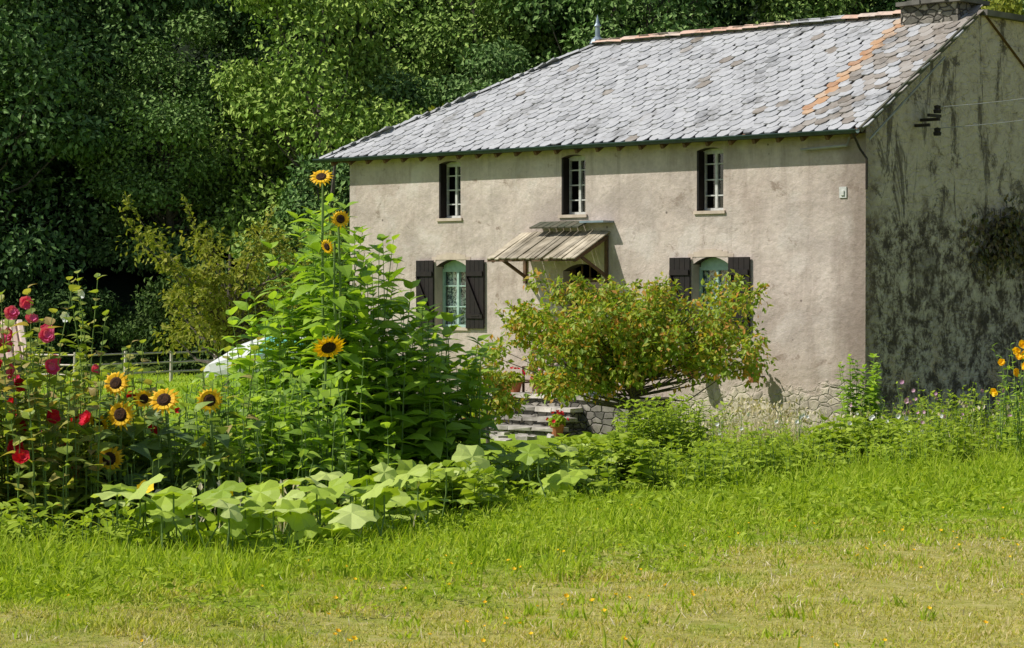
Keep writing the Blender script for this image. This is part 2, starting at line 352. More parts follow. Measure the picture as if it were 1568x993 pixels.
def sunhead():
    v=[];fs=[];ms=[]
    for ring,(n,r1,xo) in enumerate(((17,1.,-.02),(15,.9,.06))):
        for i in range(n):
            t=2*math.pi*(i+.5*ring)/n+ .07*math.sin(i*5.1)
            c,s_=math.cos(t),math.sin(t);L=r1*(1+.12*math.sin(i*7.3))
            b=len(v)
            for rr,w,x in ((.38,.06,xo),(.68,.115,xo+.07),(L,.0,xo-.06+.07*math.sin(i*3.7))):
                for sg in (1,-1):
                    v.append((x,c*rr-s_*w*sg,s_*rr+c*w*sg))
            fs+=[(b,b+1,b+3,b+2),(b+2,b+3,b+5,b+4)];ms+=[0,0]
    n=16;b=len(v);v.append((.16,0,0))
    for r,x in ((.3,.17),(.47,.06),(.42,-.1)):
        for i in range(n):
            t=2*math.pi*i/n;v.append((x,r*math.cos(t),r*math.sin(t)))
    v.append((-.14,0,0))
    for i in range(n):
        j=(i+1)%n
        fs.append((b,b+1+i,b+1+j));ms.append(1)
        fs.append((b+1+i,b+1+n+i,b+1+n+j,b+1+j));ms.append(1)
        fs.append((b+1+n+i,b+1+2*n+i,b+1+2*n+j,b+1+n+j));ms.append(2)
        fs.append((b+1+2*n+i,len(v)-1,b+1+2*n+j));ms.append(2)
    return T_(v,fs,ms)
SUN=sunhead()
def rdir(n):
    d=rng.normal(size=(n,3));return d/np.linalg.norm(d,axis=1)[:,None]

# ------------------------------------------------------------------ trees
def tree_acc(seed,H,tr,cz,rad,nc,lp,ls,cr,base=(0,0,0),inner=.35,squash=.6,limb=.045,T=TWIN,ctr=(0,0),shoots=0,sn=75):
    global rng
    rng=np.random.default_rng(seed)
    a=Acc();base=np.array(base,float)
    bend=rng.normal(0,.04*H,2)
    tp=[base+[bend[0]*(t**1.5)+ctr[0]*t,bend[1]*(t**1.5)+ctr[1]*t,H*t-.15*(t==0)] for t in np.linspace(0,1,7)]
    a.tube(tp,[tr*(1.25-.95*t) for t in np.linspace(0,1,7)],8,1)
    d=rdir(nc);r=inner+(1-inner)*rng.random(nc)**.6
    lump=1+.22*np.sin(d[:,0]*4+seed)+.15*np.cos(d[:,2]*5+seed*2)
    C=base+[ctr[0],ctr[1],cz]+d*np.array(rad)*(r*lump)[:,None]
    for c in C:
        t0=np.clip((c[2]-base[2])/H*.62,.12,.92);k=t0*6;i=int(k);p0=np.array(tp[i])*(1-k+i)+np.array(tp[min(i+1,6)])*(k-i)
        mid=(p0+c)/2+[0,0,-.08*np.linalg.norm(c-p0)]+rng.normal(0,.05*np.linalg.norm(c-p0),3)
        a.tube([p0,mid,c],[limb*(1.3-t0*.6),limb*.6,limb*.2],5,1)
    for q,c in enumerate(C):
        k=int(lp*rng.uniform(.6,1.4));s=cr*rng.uniform(.6,1.4)
        dd=rdir(k);rr=rng.random(k)**.45
        P=c+dd*rr[:,None]*s*np.array([1,1,squash])
        U=dd*.9+np.array([0,0,.7])+rng.normal(0,.4,(k,3))
        Xd=dd*.6+rng.normal(0,.6,(k,3))+[0,0,-.35]
        a.stamp(T,P,Xd,U,ls*rng.uniform(.6,1.3,k),0)
        if shoots and q%2==0:
            o=d[q]*[1,1,.4]+[0,0,.75]+rng.normal(0,.25,3);o/=np.linalg.norm(o);ln=shoots*rng.uniform(.5,1.2)
            a.tube([c,c+o*ln*.5,c+o*ln],[.008,.006,.003],4,1)
            m_=int(ln*sn);tt=rng.random(m_);P=c+o*ln*tt[:,None]+rng.normal(0,.03,(m_,3))
            a.stamp(T,P,rdir(m_)*.8+o*.5,rdir(m_)+[0,0,.8],ls*rng.uniform(.6,1.1,m_),0)
    return a
forest=empty('background_forest',(0,70,0))
variants=[]
for i in range(5):
    a=tree_acc(100+i,11,.2,6.6,(3.9,3.9,6.5),46,760,.21,1.65,inner=.55,squash=.58)
    ob=build(a,'forest_tree_%d'%i,[M['forest'] if i not in (1,4) else M['forest2'],M['bark']],forest)
    variants.append(ob)
fr=random.Random(5)
pos=[]
for row,(Y,sp,off,sc) in enumerate(((71,5.0,0,.9),(77.5,5.8,2.3,1.08),(86,8,.8,1.25))):
    n=int(52/sp)
    for k in range(n):
        pos.append((-26+off+k*sp+fr.uniform(-1,1),Y+fr.uniform(-1.7,1.7),sc*fr.uniform(.78,1.15)))
for k,(x,y,s) in enumerate(pos):
    if k<len(variants): ob=variants[k]
    else:
        ob=bpy.data.objects.new('forest_tree_%d'%k,variants[fr.randrange(5)].data);scene.collection.objects.link(ob);ob.parent=forest
    ob.location=(x,y-70,float(G(x,y))-.9);ob.scale=(s,s,s*fr.uniform(.9,1.1));ob.rotation_euler=(0,0,fr.uniform(0,6.28))

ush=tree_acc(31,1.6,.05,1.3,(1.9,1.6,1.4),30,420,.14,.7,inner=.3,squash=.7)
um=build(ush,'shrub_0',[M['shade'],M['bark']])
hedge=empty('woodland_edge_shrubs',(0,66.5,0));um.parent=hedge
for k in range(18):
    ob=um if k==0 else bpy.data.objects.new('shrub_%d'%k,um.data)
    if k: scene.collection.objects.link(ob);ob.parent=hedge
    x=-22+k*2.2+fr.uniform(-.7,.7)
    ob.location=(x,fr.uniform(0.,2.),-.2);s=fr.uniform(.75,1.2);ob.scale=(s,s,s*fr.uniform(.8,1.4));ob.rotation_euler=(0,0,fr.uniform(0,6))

def place(acc,name,mats,loc):
    o=build(acc,name,mats);o.location=loc;return o
place(tree_acc(11,3.2,.09,2.5,(2.0,1.5,1.3),44,110,.12,.38,inner=.2,squash=.8,shoots=1.,sn=55),'apple_tree',[M['olive'],M['bark']],(-5.7,46,0))
place(tree_acc(12,3.9,.1,2.9,(1.5,1.5,1.5),40,200,.14,.45,inner=.25,squash=.7,shoots=.6),'apple_tree.001',[M['forest2'],M['bark']],(-4.0,50,0))
place(tree_acc(13,5.5,.12,3.4,(1.9,1.9,2.2),60,330,.16,.6,inner=.3),'hazel_tree',[M['forest2'],M['bark']],(-4.6,55,0))
place(tree_acc(14,8,.14,5.6,(3.4,2.,2.),50,330,.17,.7,inner=.3),'ash_tree',[M['olive'],M['bark']],(0.4,60,0))
place(tree_acc(15,9,.14,8.2,(4.2,2.,2.2),60,360,.17,.7,inner=.3),'ash_tree.001',[M['olive'],M['bark']],(13.2,60,0))
ft=tree_acc(23,1.6,.07,1.76,(2.1,1.4,.9),140,125,.1,.31,inner=.1,squash=.9,limb=.02,shoots=.45,sn=125)
place(ft,'fruit_tree',[M['fruit'],M['bark']],(1.88,35.8,0))
ft=tree_acc(22,1.3,.03,.95,(.5,.5,.65),18,75,.09,.2,inner=.2,squash=.9,limb=.014,shoots=.35)
place(ft,'fruit_tree.001',[M['fruit'],M['bark']],(-.36,34.5,0))

# ------------------------------------------------------------------ house
CS,SN=-.734,.679
house=empty('stone_farmhouse',(5.69,36.8,0),math.atan2(SN,CS))
L=12.1;HD=3.47;ZR=7.31;OE=.24;ZE=5.05
slope=(ZR-ZE)/(HD+OE);ZW=ZE+slope*OE-.03
ops=[(2.875,3.445,3.83,4.91),(5.965,6.535,3.83,4.91),(9.065,9.635,3.83,4.91),
     (2.75,3.53,1.77,3.05),(8.9,9.72,1.77,3.05),(5.6,6.5,.6,2.95)]
arch={3,4,5}
a=Acc()
sc_=sorted(set([0,L]+[o[0] for o in ops]+[o[1] for o in ops]+[1.4,4.6,7.7,11]));zc_=sorted(set([-.4,ZW]+[o[2] for o in ops]+[o[3] for o in ops]))
for i in range(len(sc_)-1):
    for j in range(len(zc_)-1):
        s0,s1,z0,z1=sc_[i],sc_[i+1],zc_[j],zc_[j+1];cs=(s0+s1)/2;cz=(z0+z1)/2
        if any(o[0]<cs<o[1] and o[2]<cz<o[3] for o in ops): continue
        a.faces([(s0,0,z0),(s1,0,z0),(s1,0,z1),(s0,0,z1)],[(0,1,2,3)],0)
RD=.24
for k,(s0,s1,z0,z1) in enumerate(ops):
    rise=.13 if k in arch else .05
    n=8;arc=[(s0+(s1-s0)*t/n,z1-rise*(2*t/n-1)**2) for t in range(n+1)]
    for t in range(n):
        (p,q),(p2,q2)=arc[t],arc[t+1]
        a.faces([(p,0,q),(p2,0,q2),(p2,0,z1),(p,0,z1)],[(0,1,2,3)],0)
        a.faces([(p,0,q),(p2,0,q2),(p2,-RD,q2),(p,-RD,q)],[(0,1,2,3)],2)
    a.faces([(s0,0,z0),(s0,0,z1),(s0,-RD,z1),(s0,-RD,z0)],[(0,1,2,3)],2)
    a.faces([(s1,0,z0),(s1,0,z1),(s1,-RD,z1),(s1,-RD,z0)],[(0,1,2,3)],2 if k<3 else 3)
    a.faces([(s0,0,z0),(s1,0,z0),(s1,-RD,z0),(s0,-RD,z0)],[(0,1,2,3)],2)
gp=[(0,0,-.4),(0,-9,-.4),(0,-9,7.2),(0,-3.25,7.2),(0,-3.25,ZW+slope*3.25-.02),(0,0,ZW)]
a.faces(gp,[tuple(range(6))],1)
a.faces([(L,0,-.4),(L,-2*HD,-.4),(L,-2*HD,ZW),(L,0,ZW)],[(0,1,2,3)],0)
a.faces([(0,-2*HD,-.4),(L,-2*HD,-.4),(L,-2*HD,ZW),(0,-2*HD,ZW)],[(0,1,2,3)],0)
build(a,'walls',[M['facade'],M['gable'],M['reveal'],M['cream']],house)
a=Acc()
a.faces([(2.8,-9,-.4),(2.8,-3.8,-.4),(2.8,-3.8,7.15),(2.8,-9,7.15)],[(0,1,2,3)],0)
a.faces([(0.01,-9,-.4),(2.8,-9,-.4),(2.8,-9,7.15),(0.01,-9,7.15)],[(0,1,2,3)],0)
a.box((-.12,-9.1,7.2),(2.9,-3.5,7.3),1)
build(a,'rear_wing',[M['gable'],M['darkstone']],house)
a=Acc();a.box((.05,-6.9,-.3),(L-.05,-.3,.0),0)
a.faces([(.1,-1.7,0),(L-.1,-1.7,0),(L-.1,-1.7,5),(.1,-1.7,5)],[(0,1,2,3)],0)
a.faces([(.1,-.25,5.02),(L-.1,-.25,5.02),(L-.1,-6,5.02),(.1,-6,5.02)],[(0,1,2,3)],0)
build(a,'interior',[M['inside']],house)

fr_=Acc();gl=Acc();cu=Acc();su=Acc()
def window(k,cols,rows,fm,arched):
    s0,s1,z0,z1=ops[k];o=-RD+.03;t=.04
    fr_.box((s0+.002,o-.03,z0+.002),(s0+t,o+.03,z1-.13*arched-.04),fm);fr_.box((s1-t,o-.03,z0+.002),(s1-.002,o+.03,z1-.13*arched-.04),fm)
    fr_.box((s0+t,o-.03,z0+.002),(s1-t,o+.03,z0+t+.015),fm);fr_.box((s0+t,o-.03,z1-.13*arched-.1),(s1-t,o+.03,z1-.01),fm)
    for c in range(1,cols):
        p=s0+(s1-s0)*c/cols;w=.026 if c*2==cols else .013
        fr_.box((p-w,o-.022,z0+t+.015),(p+w,o+.034,z1-.13*arched-.1),fm)
    for r in range(1,rows):
        p=z0+(z1-z0-.1*arched)*r/rows
        fr_.box((s0+t,o-.018,p-.011),(s1-t,o+.026,p+.011),fm)
    gl.faces([(s0+t,o-.005,z0+t),(s1-t,o-.005,z0+t),(s1-t,o-.005,z1-.05),(s0+t,o-.005,z1-.05)],[(0,1,2,3)],0)
for k in (0,1,2): window(k,2,4,0,0)
window(3,2,3,1,1);window(4,2,3,1,1)
for k in (3,4):
    s0,s1,z0,z1=ops[k];n=14;m=(s0+s1)/2
    for (p,q) in ((s0+.03,m-.01),(m+.01,s1-.03)):
        v=[];
        for i in range(n+1):
            x=p+(q-p)*i/n;y=-RD-.05+.02*math.sin(i*1.8);v+=[(x,y,z0+.03),(x,y,z1-.05)]
        cu.faces(v,[(2*i,2*i+2,2*i+3,2*i+1) for i in range(n)],0)
build(fr_,'window_frames',[M['frame'],M['framegreen']],house)
build(gl,'window_panes',[M['glass']],house);build(cu,'lace_curtains',[M['lace']],house)
for k,(s0,s1,z0,z1) in enumerate(ops):
    if k==5: continue
    w=.1;pr=.008
    if k>2:
        su.box((s0-w,0.001,z0),(s0,pr,z1),0);su.box((s1,0.001,z0),(s1+w,pr,z1),0)
        n=8
        for t in range(n):
            x0=s0-w+(s1-s0+2*w)*t/n;x1=s0-w+(s1-s0+2*w)*(t+1)/n;c=(x0+x1-s0-s1)/(s1-s0+2*w)
            su.box((x0,0.001,z1),(x1,pr+.001*(t%2),z1+w*1.3-.1*c*c),0)
    su.box((s0-.05,-RD+.07,z0-.05),(s1+.05,.035,z0+.004),1)
build(su,'window_surrounds',[M['cream'],M['cream']],house)
sh=Acc()
for (p,q) in ((9.74,10.2),(8.42,8.88),(3.55,4.0),(2.28,2.73)):
    n=4
    for i in range(n):
        x0=p+(q-p)*i/n;x1=p+(q-p)*(i+1)/n
        sh.box((x0+.004,.03,1.76),(x1-.004,.06,3.04),0)
    sh.box((p+.02,.06,1.95),(q-.02,.085,2.04),0);sh.box((p+.02,.06,2.74),(q-.02,.085,2.83),0)
    sh.beam((p+.05,.07,2.05),(q-.05,.07,2.73),.03,.08,0,up=(0,1,0))
    sh.box((p+.1,.085,1.99),(p+.3,.092,2.005),1)
for k in (0,1,2):
    s0,s1,z0,z1=ops[k]
    sh.box((s1-.035,-.17,z0+.03),(s1-.006,-.004,z1-.06),0)
build(sh,'window_shutters',[M['wooddark'],M['iron']],house)
d=Acc();s0,s1,z0,z1=ops[5]
d.box((s0,-.28,z0),(s0+.07,-.2,z1-.1),0);d.box((s1-.07,-.28,z0),(s1,-.2,z1-.1),0);d.box((s0+.07,-.28,2.62),(s1-.07,-.2,2.7),0)
for i in range(5):
    x=s0+.07+(s1-s0-.14)*i/5;d.box((x+.004,-.26,z0+.02),(x+(s1-s0-.14)/5-.004,-.225,2.1),1)
d.box((s0+.07,-.255,2.1),(s1-.07,-.24,2.62),3)
for i in range(1,4):
    x=s0+.07+(s1-s0-.14)*i/4;d.box((x-.012,-.25,2.7),(x+.012,-.22,2.92),0)
d.lathe((s1-.18,-.2,1.6),[(0,-.02),(.03,0),(0,.02)],8,2)
build(d,'front_door',[M['rafter'],M['wooddark'],M['iron'],M['glass']],house)

# roof ------------------------------------------------------------
SLATE=T_([(0,-.5,0),(0,.5,0),(.72,.5,0),(1,.26,0),(1,-.26,0),(.72,-.5,0),(0,-.5,-1),(0,.5,-1),(.72,.5,-1),(1,.26,-1),(1,-.26,-1),(.72,-.5,-1)],
   [(0,5,4,3,2,1),(2,3,9,8),(3,4,10,9),(4,5,11,10),(1,2,8,7),(5,0,6,11)])
rng=np.random.default_rng(3)
rf=Acc()
def slates(P0,along,down,nrm,U,amin,amax,exp=.2,wid=.25,rust=None):
    along=np.array(along,float);down=np.array(down,float);nrm=np.array(nrm,float);P0=np.array(P0,float)
    nr=int(U/exp)
    for i in range(-0,nr+1):
        u=min((i)*exp,U-.02)
        lo,hi=amin(u),amax(u)
        off=(i%2)*.5*wid
        ks=np.arange(math.floor((lo)/wid)-1,math.ceil(hi/wid)+1)*wid+off
        ks=ks[(ks>lo+.02)&(ks<hi-.02)]
        if not len(ks):continue
        n=len(ks);jit=rng.normal(0,.018,n)
        P=P0+along*(ks+rng.normal(0,.01,n))[:,None]-down*(u+.3+jit)[:,None]+nrm*(.014)
        X=down+nrm*(.055+rng.normal(0,.018,n))[:,None]+along*rng.normal(0,.05,n)[:,None]
        m=np.zeros(n,int)
        S=np.stack([np.full(n,.32)*rng.uniform(.9,1.06,n),np.full(n,wid*.94)*rng.uniform(.9,1.02,n),rng.uniform(.014,.028,n)],1)
        if rust is not None: m=np.array([rust(x,u) for x in ks])
        for mm in (0,1,3):
            q=m==mm
            if q.any(): rf.stamp(SLATE,P[q],X[q],nrm,S[q],mm)
Ls=math.hypot(HD+OE,ZR-ZE);down=np.array([0,(HD+OE)/Ls,-(ZR-ZE)/Ls]);nrm=np.array([0,(ZR-ZE)/Ls,(HD+OE)/Ls])
SR=8.66;SL=12.72
def rustf(x,u):
    if abs(x-1.42)<.13 and u>.5: return 1
    if x<1.35: return 3 if rng.random()<(.25+.15*u) else 0
    return 3 if rng.random()<.02 else 0
slates((0,OE,ZE),(1,0,0),down,nrm,Ls,lambda u:-.1,lambda u:SL-(SL-SR)*u/Ls,rust=rustf)
slates((0,-2*HD-OE,ZE),(1,0,0),down*[1,-1,1],nrm*[1,-1,1],Ls,lambda u:2.8,lambda u:SL-(SL-SR)*u/Ls)
Lh=math.hypot(SL-SR,ZR-ZE);dh=np.array([(SL-SR)/Lh,0,-(ZR-ZE)/Lh]);nh=np.array([(ZR-ZE)/Lh,0,(SL-SR)/Lh])
W=HD+OE
slates((SL,-HD,ZE),(0,1,0),dh,nh,Lh,lambda u:-W*(1-u/Lh),lambda u:W*(1-u/Lh))
dk=-.03
rf.faces([(-.06,OE,ZE+dk),(SL,OE,ZE+dk),(SR,-HD,ZR+dk),(-.06,-HD,ZR+dk)],[(0,1,2,3)],2)
rf.faces([(-.06,-2*HD-OE,ZE+dk),(SL,-2*HD-OE,ZE+dk),(SR,-HD,ZR+dk),(-.06,-HD,ZR+dk)],[(0,3,2,1)],2)
rf.faces([(SL,OE,ZE+dk),(SL,-2*HD-OE,ZE+dk),(SR,-HD,ZR+dk)],[(0,1,2)],2)
rf.faces([(-.06,OE,ZE-.06),(SL,OE,ZE-.06),(SL,0,ZE-.03),(-.06,0,ZE-.03)],[(0,1,2,3)],2)
build(rf,'slate_roof',[M['slate'],M['slater'],M['rafter'],M['slateb']],house)
rt=Acc()
def ridge(p,q,step,mat,r=.13):
    p=np.array(p,float);q=np.array(q,float);D=q-p;n=int(np.linalg.norm(D)/step)
    for i in range(n):
        A=p+D*i/n;B=p+D*(i+1.06)/n
        A=A+[0,0,rng.normal(0,.012)];side=np.cross(D/np.linalg.norm(D),(0,0,1));side/=np.linalg.norm(side)
        v=[]
        for c in (A,B+[0,0,.012]):
            for t in np.linspace(-1,1,6): v.append(c+side*r*t*1.05+np.array([0,0,1])*(r*.5*(1-t*t)-.03))
        rt.faces(v,[(j,j+1,j+7,j+6) for j in range(5)],mat if rng.random()<.85 else 1)
ridge((1.3,-HD,ZR+.06),(SR,-HD,ZR+.06),.36,0,.16)
ridge((SL,OE,ZE+.03),(SR,-HD,ZR+.05),.4,1,.1)
ridge((SL,-2*HD-OE,ZE+.03),(SR,-HD,ZR+.05),.4,1,.1)
build(rt,'ridge_tiles',[M['tile'],M['slate']],house)
fi=Acc()
fi.lathe((SR,-HD,ZR+.05),[(.16,-.02),(.13,.06),(.05,.12),(.045,.3),(.07,.33),(.04,.38),(.015,.5),(0,.56)],10,0)
build(fi,'roof_finial',[M['zinc']],house)
rr=Acc()
for k in range(26):
    s=.12+k*.49
    rr.beam((s,-.2,ZE+slope*(OE+.2)-.11),(s,OE-.02,ZE-.1),.06,.08,0)
rr.beam((-.06,OE,ZE+.0),(-.06,-3.25,ZE+slope*(OE+3.25)),.04,.09,1)
rr.beam((-.08,.02,ZE+slope*.25-.3),(-.09,-2.2,ZE+slope*2.45-.16),.025,.025,2)
rr.tube([(1.2,.1,4.79),(.3,.1,4.82),(.3,.02,4.95)],.022,6,3)
build(rr,'rafter_tails_and_verge',[M['rafter'],M['mossy'],M['cable'],M['cable']],house)
gu=Acc()
v=[]
for s in (-.05,SL+.05):
    for t in np.linspace(math.pi,2*math.pi,7): v.append((s,OE+.07+.06*math.cos(t),ZE-.0+.06*math.sin(t)))
gu.faces(v,[(j,j+1,j+8,j+7) for j in range(6)],0)
gu.tube([(-.05,OE+.01,ZE+.0),(SL+.05,OE+.01,ZE+.0)],.012,5,0);gu.tube([(-.05,OE+.13,ZE),(SL+.05,OE+.13,ZE)],.012,5,0)
gu.tube([(.04,OE+.07,ZE-.05),(.03,.12,ZE-.3),(-.05,.05,ZE-.45),(-.05,.05,4.1)],.02,8,1)
build(gu,'gutter',[M['gutter'],M['iron']],house)
ch=Acc()
ch.box((.2,-HD-.35,6.6),(1.35,-HD+.4,7.42),0)
for i in range(5):
    x=.1+i*.26;ch.box((x,-HD-.45-rng.random()*.05,7.42+.004*(i%3)),(x+.255,-HD+.48+rng.random()*.1,7.49+rng.random()*.05),1)
ch.box((.35,-HD-.25,7.49),(1.2,-HD+.28,8.5),0);ch.box((.27,-HD-.33,8.5),(1.28,-HD+.36,8.6),1)
build(ch,'chimney',[M['rubble'],M['darkstone']],house)

ca=Acc()
n=22
for i in range(n):
    s=5.38+i*(7.5-5.38)/n
    ca.beam((s+.048,.0,3.53+rng.normal(0,.008)),(s+.048,.96+rng.normal(0,.02),3.04+rng.normal(0,.008)),.088,.02,0)
ca.box((5.42,.0,3.36),(7.46,.05,3.44),1);ca.beam((5.4,.9,3.02),(7.5,.9,3.02),.05,.06,1)
for s in (5.45,7.4):
    ca.beam((s,.02,3.42),(s,.9,3.0),.05,.06,1);ca.beam((s,.02,2.72),(s,.7,3.06),.045,.05,1);ca.box((s-.03,.0,2.6),(s+.03,.05,3.36),1)
ca.beam((5.3,.14,3.69),(5.86,.14,3.69),.3,.035,3)
for i in range(7):
    s=5.95+i*.17;ca.beam((s,.0,3.71),(s,.3,3.60),.15,.025,2)
build(ca,'door_canopy',[M['canopy'],M['rafter'],M['mossy'],M['zinc']],house)
te=Acc();rng=np.random.default_rng(8)
te.box((4.1,0.01,-.3),(8.2,1.0,.57),0)
for i in range(3):
    z1=.43-.15*i;o1=1.34+.33*i;e=.1*i
    te.box((5.2-e,1.003,-.3),(6.5+e,o1-.05,z1-.06),0)
    xx=5.15-e
    while xx<6.5+e:
        w_=rng.uniform(.35,.6);te.box((xx,o1-.4,z1-.06),(min(xx+w_,6.6+e)-.012,o1,z1+.01),1,.008);xx+=w_
xx=4.05
while xx<8.2:
    w_=rng.uniform(.35,.6);te.box((xx,.0,.572),(xx+w_-.012,1.05,.64),1,.008);xx+=w_
for i in range(26):
    x,y=rng.uniform(4.6,7.4),rng.uniform(2.1,3.3);s=rng.uniform(.12,.3);te.box((x,y,-.1),(x+s,y+s*.8,rng.uniform(.02,.07)),1,.015)
build(te,'stone_steps',[M['rubble'],M['stone']],house)
ra=Acc()
ra.tube([(4.4,.97,1.3),(5.2,.97,1.3)],.018,6,0)
for i in range(9): ra.tube([(4.4+i*.1,.97,.62),(4.4+i*.1,.97,1.3)],.009,5,0)
build(ra,'iron_railing',[M['iron']],house)
bk=Acc();yo=-1.53
bk.beam((-.02,yo-.05,5.3),(-.38,yo-.05,5.3),.05,.05,0);bk.beam((-.02,yo+.12,5.2),(-.3,yo+.12,5.2),.05,.05,0)
bk.beam((-.3,yo+.16,5.36),(-.3,yo-.2,5.36),.05,.05,0);bk.beam((-.34,yo-.05,5.0),(-.34,yo-.05,5.52),.05,.06,0)
for z in (5.08,5.45): bk.lathe((-.34,yo-.05,z-.05),[(0,0),(.06,.0),(.07,.05),(.05,.07),(.06,.12),(0,.14)],8,1)
bk.beam((-.3,yo+.12,4.98),(-.3,yo+.12,5.3),.07,.12,0)
build(bk,'insulator_bracket',[M['iron'],M['wooddark']],house)
cb=Acc()
def cab(p,q,sag,r=.008):
    p=np.array(p);q=np.array(q);cb.tube([p+(q-p)*t+np.array([0,0,-sag*4*t*(1-t)]) for t in np.linspace(0,1,14)],r,5,0)
cab((-.34,yo-.05,5.5),(-3.5,-9,7.2),.25);cab((-.34,yo-.05,5.15),(-3.5,-9,6.8),.25)
build(cb,'utility_cable',[M['cable']],house)
pb=Acc();pb.box((.36,.002,3.98),(.5,.02,4.16),0);pb.box((.4,.02,4.02),(.46,.04,4.1),0)
build(pb,'junction_box',[M['frame']],house)
iv=Acc();n=900
yy=-4.2+rng.normal(0,.5,n);zz=3.55+rng.normal(0,.2,n)-.25*np.abs(rng.normal(0,1,n))+.15*np.sin(yy*4)
iv.stamp(TWIN,np.stack([-.02-.22*rng.random(n)*np.exp(-((yy+4.2)/.7)**2),yy,zz],1),rng.normal(0,.5,(n,3))+[0,0,-1],rng.normal(0,.5,(n,3))+[-1,0,0],.12,0)
for i in range(14):
    y0=-4.2+rng.normal(0,.4);iv.tube([(-.03,y0,3.9),(-.08,y0+rng.normal(0,.1),3.4),(-.03,y0+rng.normal(0,.15),2.8)],.008,4,1)
build(iv,'wall_creeper',[M['ivy'],M['bark']],house)

def geranium(name,loc,r,h,flower='red',pm='terra',nl=60,bracket=False):
    a=Acc();a.lathe((0,0,0),[(0,0),(r*.7,0),(r,h*.85),(r*1.1,h*.85),(r*1.1,h),(r*.9,h),(r*.85,h*.9),(0,h*.9)],14,0)
    d=rdir(nl);d[:,2]=abs(d[:,2]);P=np.array([0,0,h])+d*r*1.3*rng.uniform(.5,1,nl)[:,None]
    a.stamp(FLOWER,P,d,(.1,.2,1),.07,1)
    for p in P[:14]: a.tube([(0,0,h*.9),p*.6+[0,0,.03],p],.004,4,1)
    d=rdir(10);d[:,2]=abs(d[:,2])+.3;P=np.array([0,0,h])+d*r*1.5
    a.stamp(FLOWER,P,d,(.1,.2,1),.06,2)
    if bracket: a.tube([(0,0,h*.5),(.2,.22,h*.5)],.012,5,3)
    o=build(a,name,[M[pm],M['weed'],M[flower],M['iron']]);o.location=loc;return o
def HW(s,o,z): return (5.69+CS*s-SN*o,36.8+SN*s+CS*o,z)
geranium('flower_pot',HW(2.0,.3,.95),.11,.18,nl=40,bracket=True)
geranium('flower_pot.001',HW(3.3,.3,.98),.11,.18,nl=40,bracket=True)
geranium('flower_pot.002',HW(6.95,1.9,0),.15,.24)
geranium('flower_pot.003',HW(6.9,.85,.64),.13,.2)
geranium('flower_pot.004',HW(6.35,.75,.64),.12,.18,'pink')
geranium('flower_pot.005',HW(6.7,1.35,.3),.12,.2)
geranium('flower_pot.006',HW(4.95,1.9,0),.12,.2)
a=Acc();a.lathe((0,0,0),[(0,0),(.14,0),(.17,.1),(.17,.4),(.09,.5),(.1,.56),(0,.56)],16,0);a.tube([(-.16,0,.38),(-.2,0,.48),(-.1,0,.5)],.01,5,0);a.tube([(.16,0,.38),(.2,0,.48),(.1,0,.5)],.01,5,0)
place(a,'milk_churn',[M['iron']],HW(5.65,.85,.64))
a=Acc();a.lathe((0,0,0),[(0,0),(.15,0),(.19,.3),(.2,.32),(.0,.3)],16,0);a.tube([(-.19,0,.3),(-.1,0,.5),(.1,0,.5),(.19,0,.3)],.008,5,0)
place(a,'metal_bucket',[M['zinc']],HW(5.1,.75,.64))
a=Acc()
for (x,y,h) in ((-.19,-.19,.45),(.19,-.19,.45),(-.19,.19,.9),(.19,.19,.9)): a.beam((x,y,0),(x,y*1.03,h),.035,.035,0)
for i in range(4): a.box((-.21,-.21+i*.107,.45),(.21,-.21+i*.107+.095,.47),0)
for z in (.6,.72,.84): a.box((-.17,.185,z),(.17,.205,z+.05),0)
a.box((-.17,-.2,.2),(.17,-.18,.23),0);a.box((-.2,-.17,.16),(-.18,.17,.19),0);a.box((.18,-.17,.16),(.2,.17,.19),0)
o=place(a,'wooden_chair',[M['rafter']],HW(6.75,.4,.645));o.rotation_euler=(0,0,-.5)

# ------------------------------------------------------------------ garden plants
rng=np.random.default_rng(42)
def stems(a,bases,heights,T,ll,gap,lm,sm,lean=.06,start=.1,pair=True,up=.35,taper=.55,r=.008,wid=1.):
    for (x,y),h in zip(bases,heights):
        z0=float(G(x,y));ln=rng.normal(0,lean,2)*h
        ts=np.linspace(0,1,5)
        pts=np.stack([x+ln[0]*ts**2,y+ln[1]*ts**2,z0+h*ts],1)
        a.tube(pts,[r*(1.2-.8*t) for t in ts],4,sm)
        n=max(2,int(h*(1-start)/gap));tt=np.linspace(start,1,n)+rng.normal(0,.01,n);tt=np.clip(tt,0,1)
        P=np.stack([x+ln[0]*tt**2,y+ln[1]*tt**2,z0+h*tt],1)
        az=np.arange(n)*(1.571 if pair else 2.4)+rng.random()*6+rng.normal(0,.3,n)
        for sg in ((0,math.pi) if pair else (0,)):
            D=np.stack([np.cos(az+sg),np.sin(az+sg),up+rng.normal(0,.25,n)+.6*(tt>.93)],1)
            s=ll*(1-(1-taper)*tt**2)*rng.uniform(.75,1.2,n)
            U=np.stack([rng.normal(-.15,.25,n),rng.normal(-.1,.25,n),np.ones(n)],1)
            a.stamp(T,P,D,U,np.stack([s,s*wid,s],1),lm)

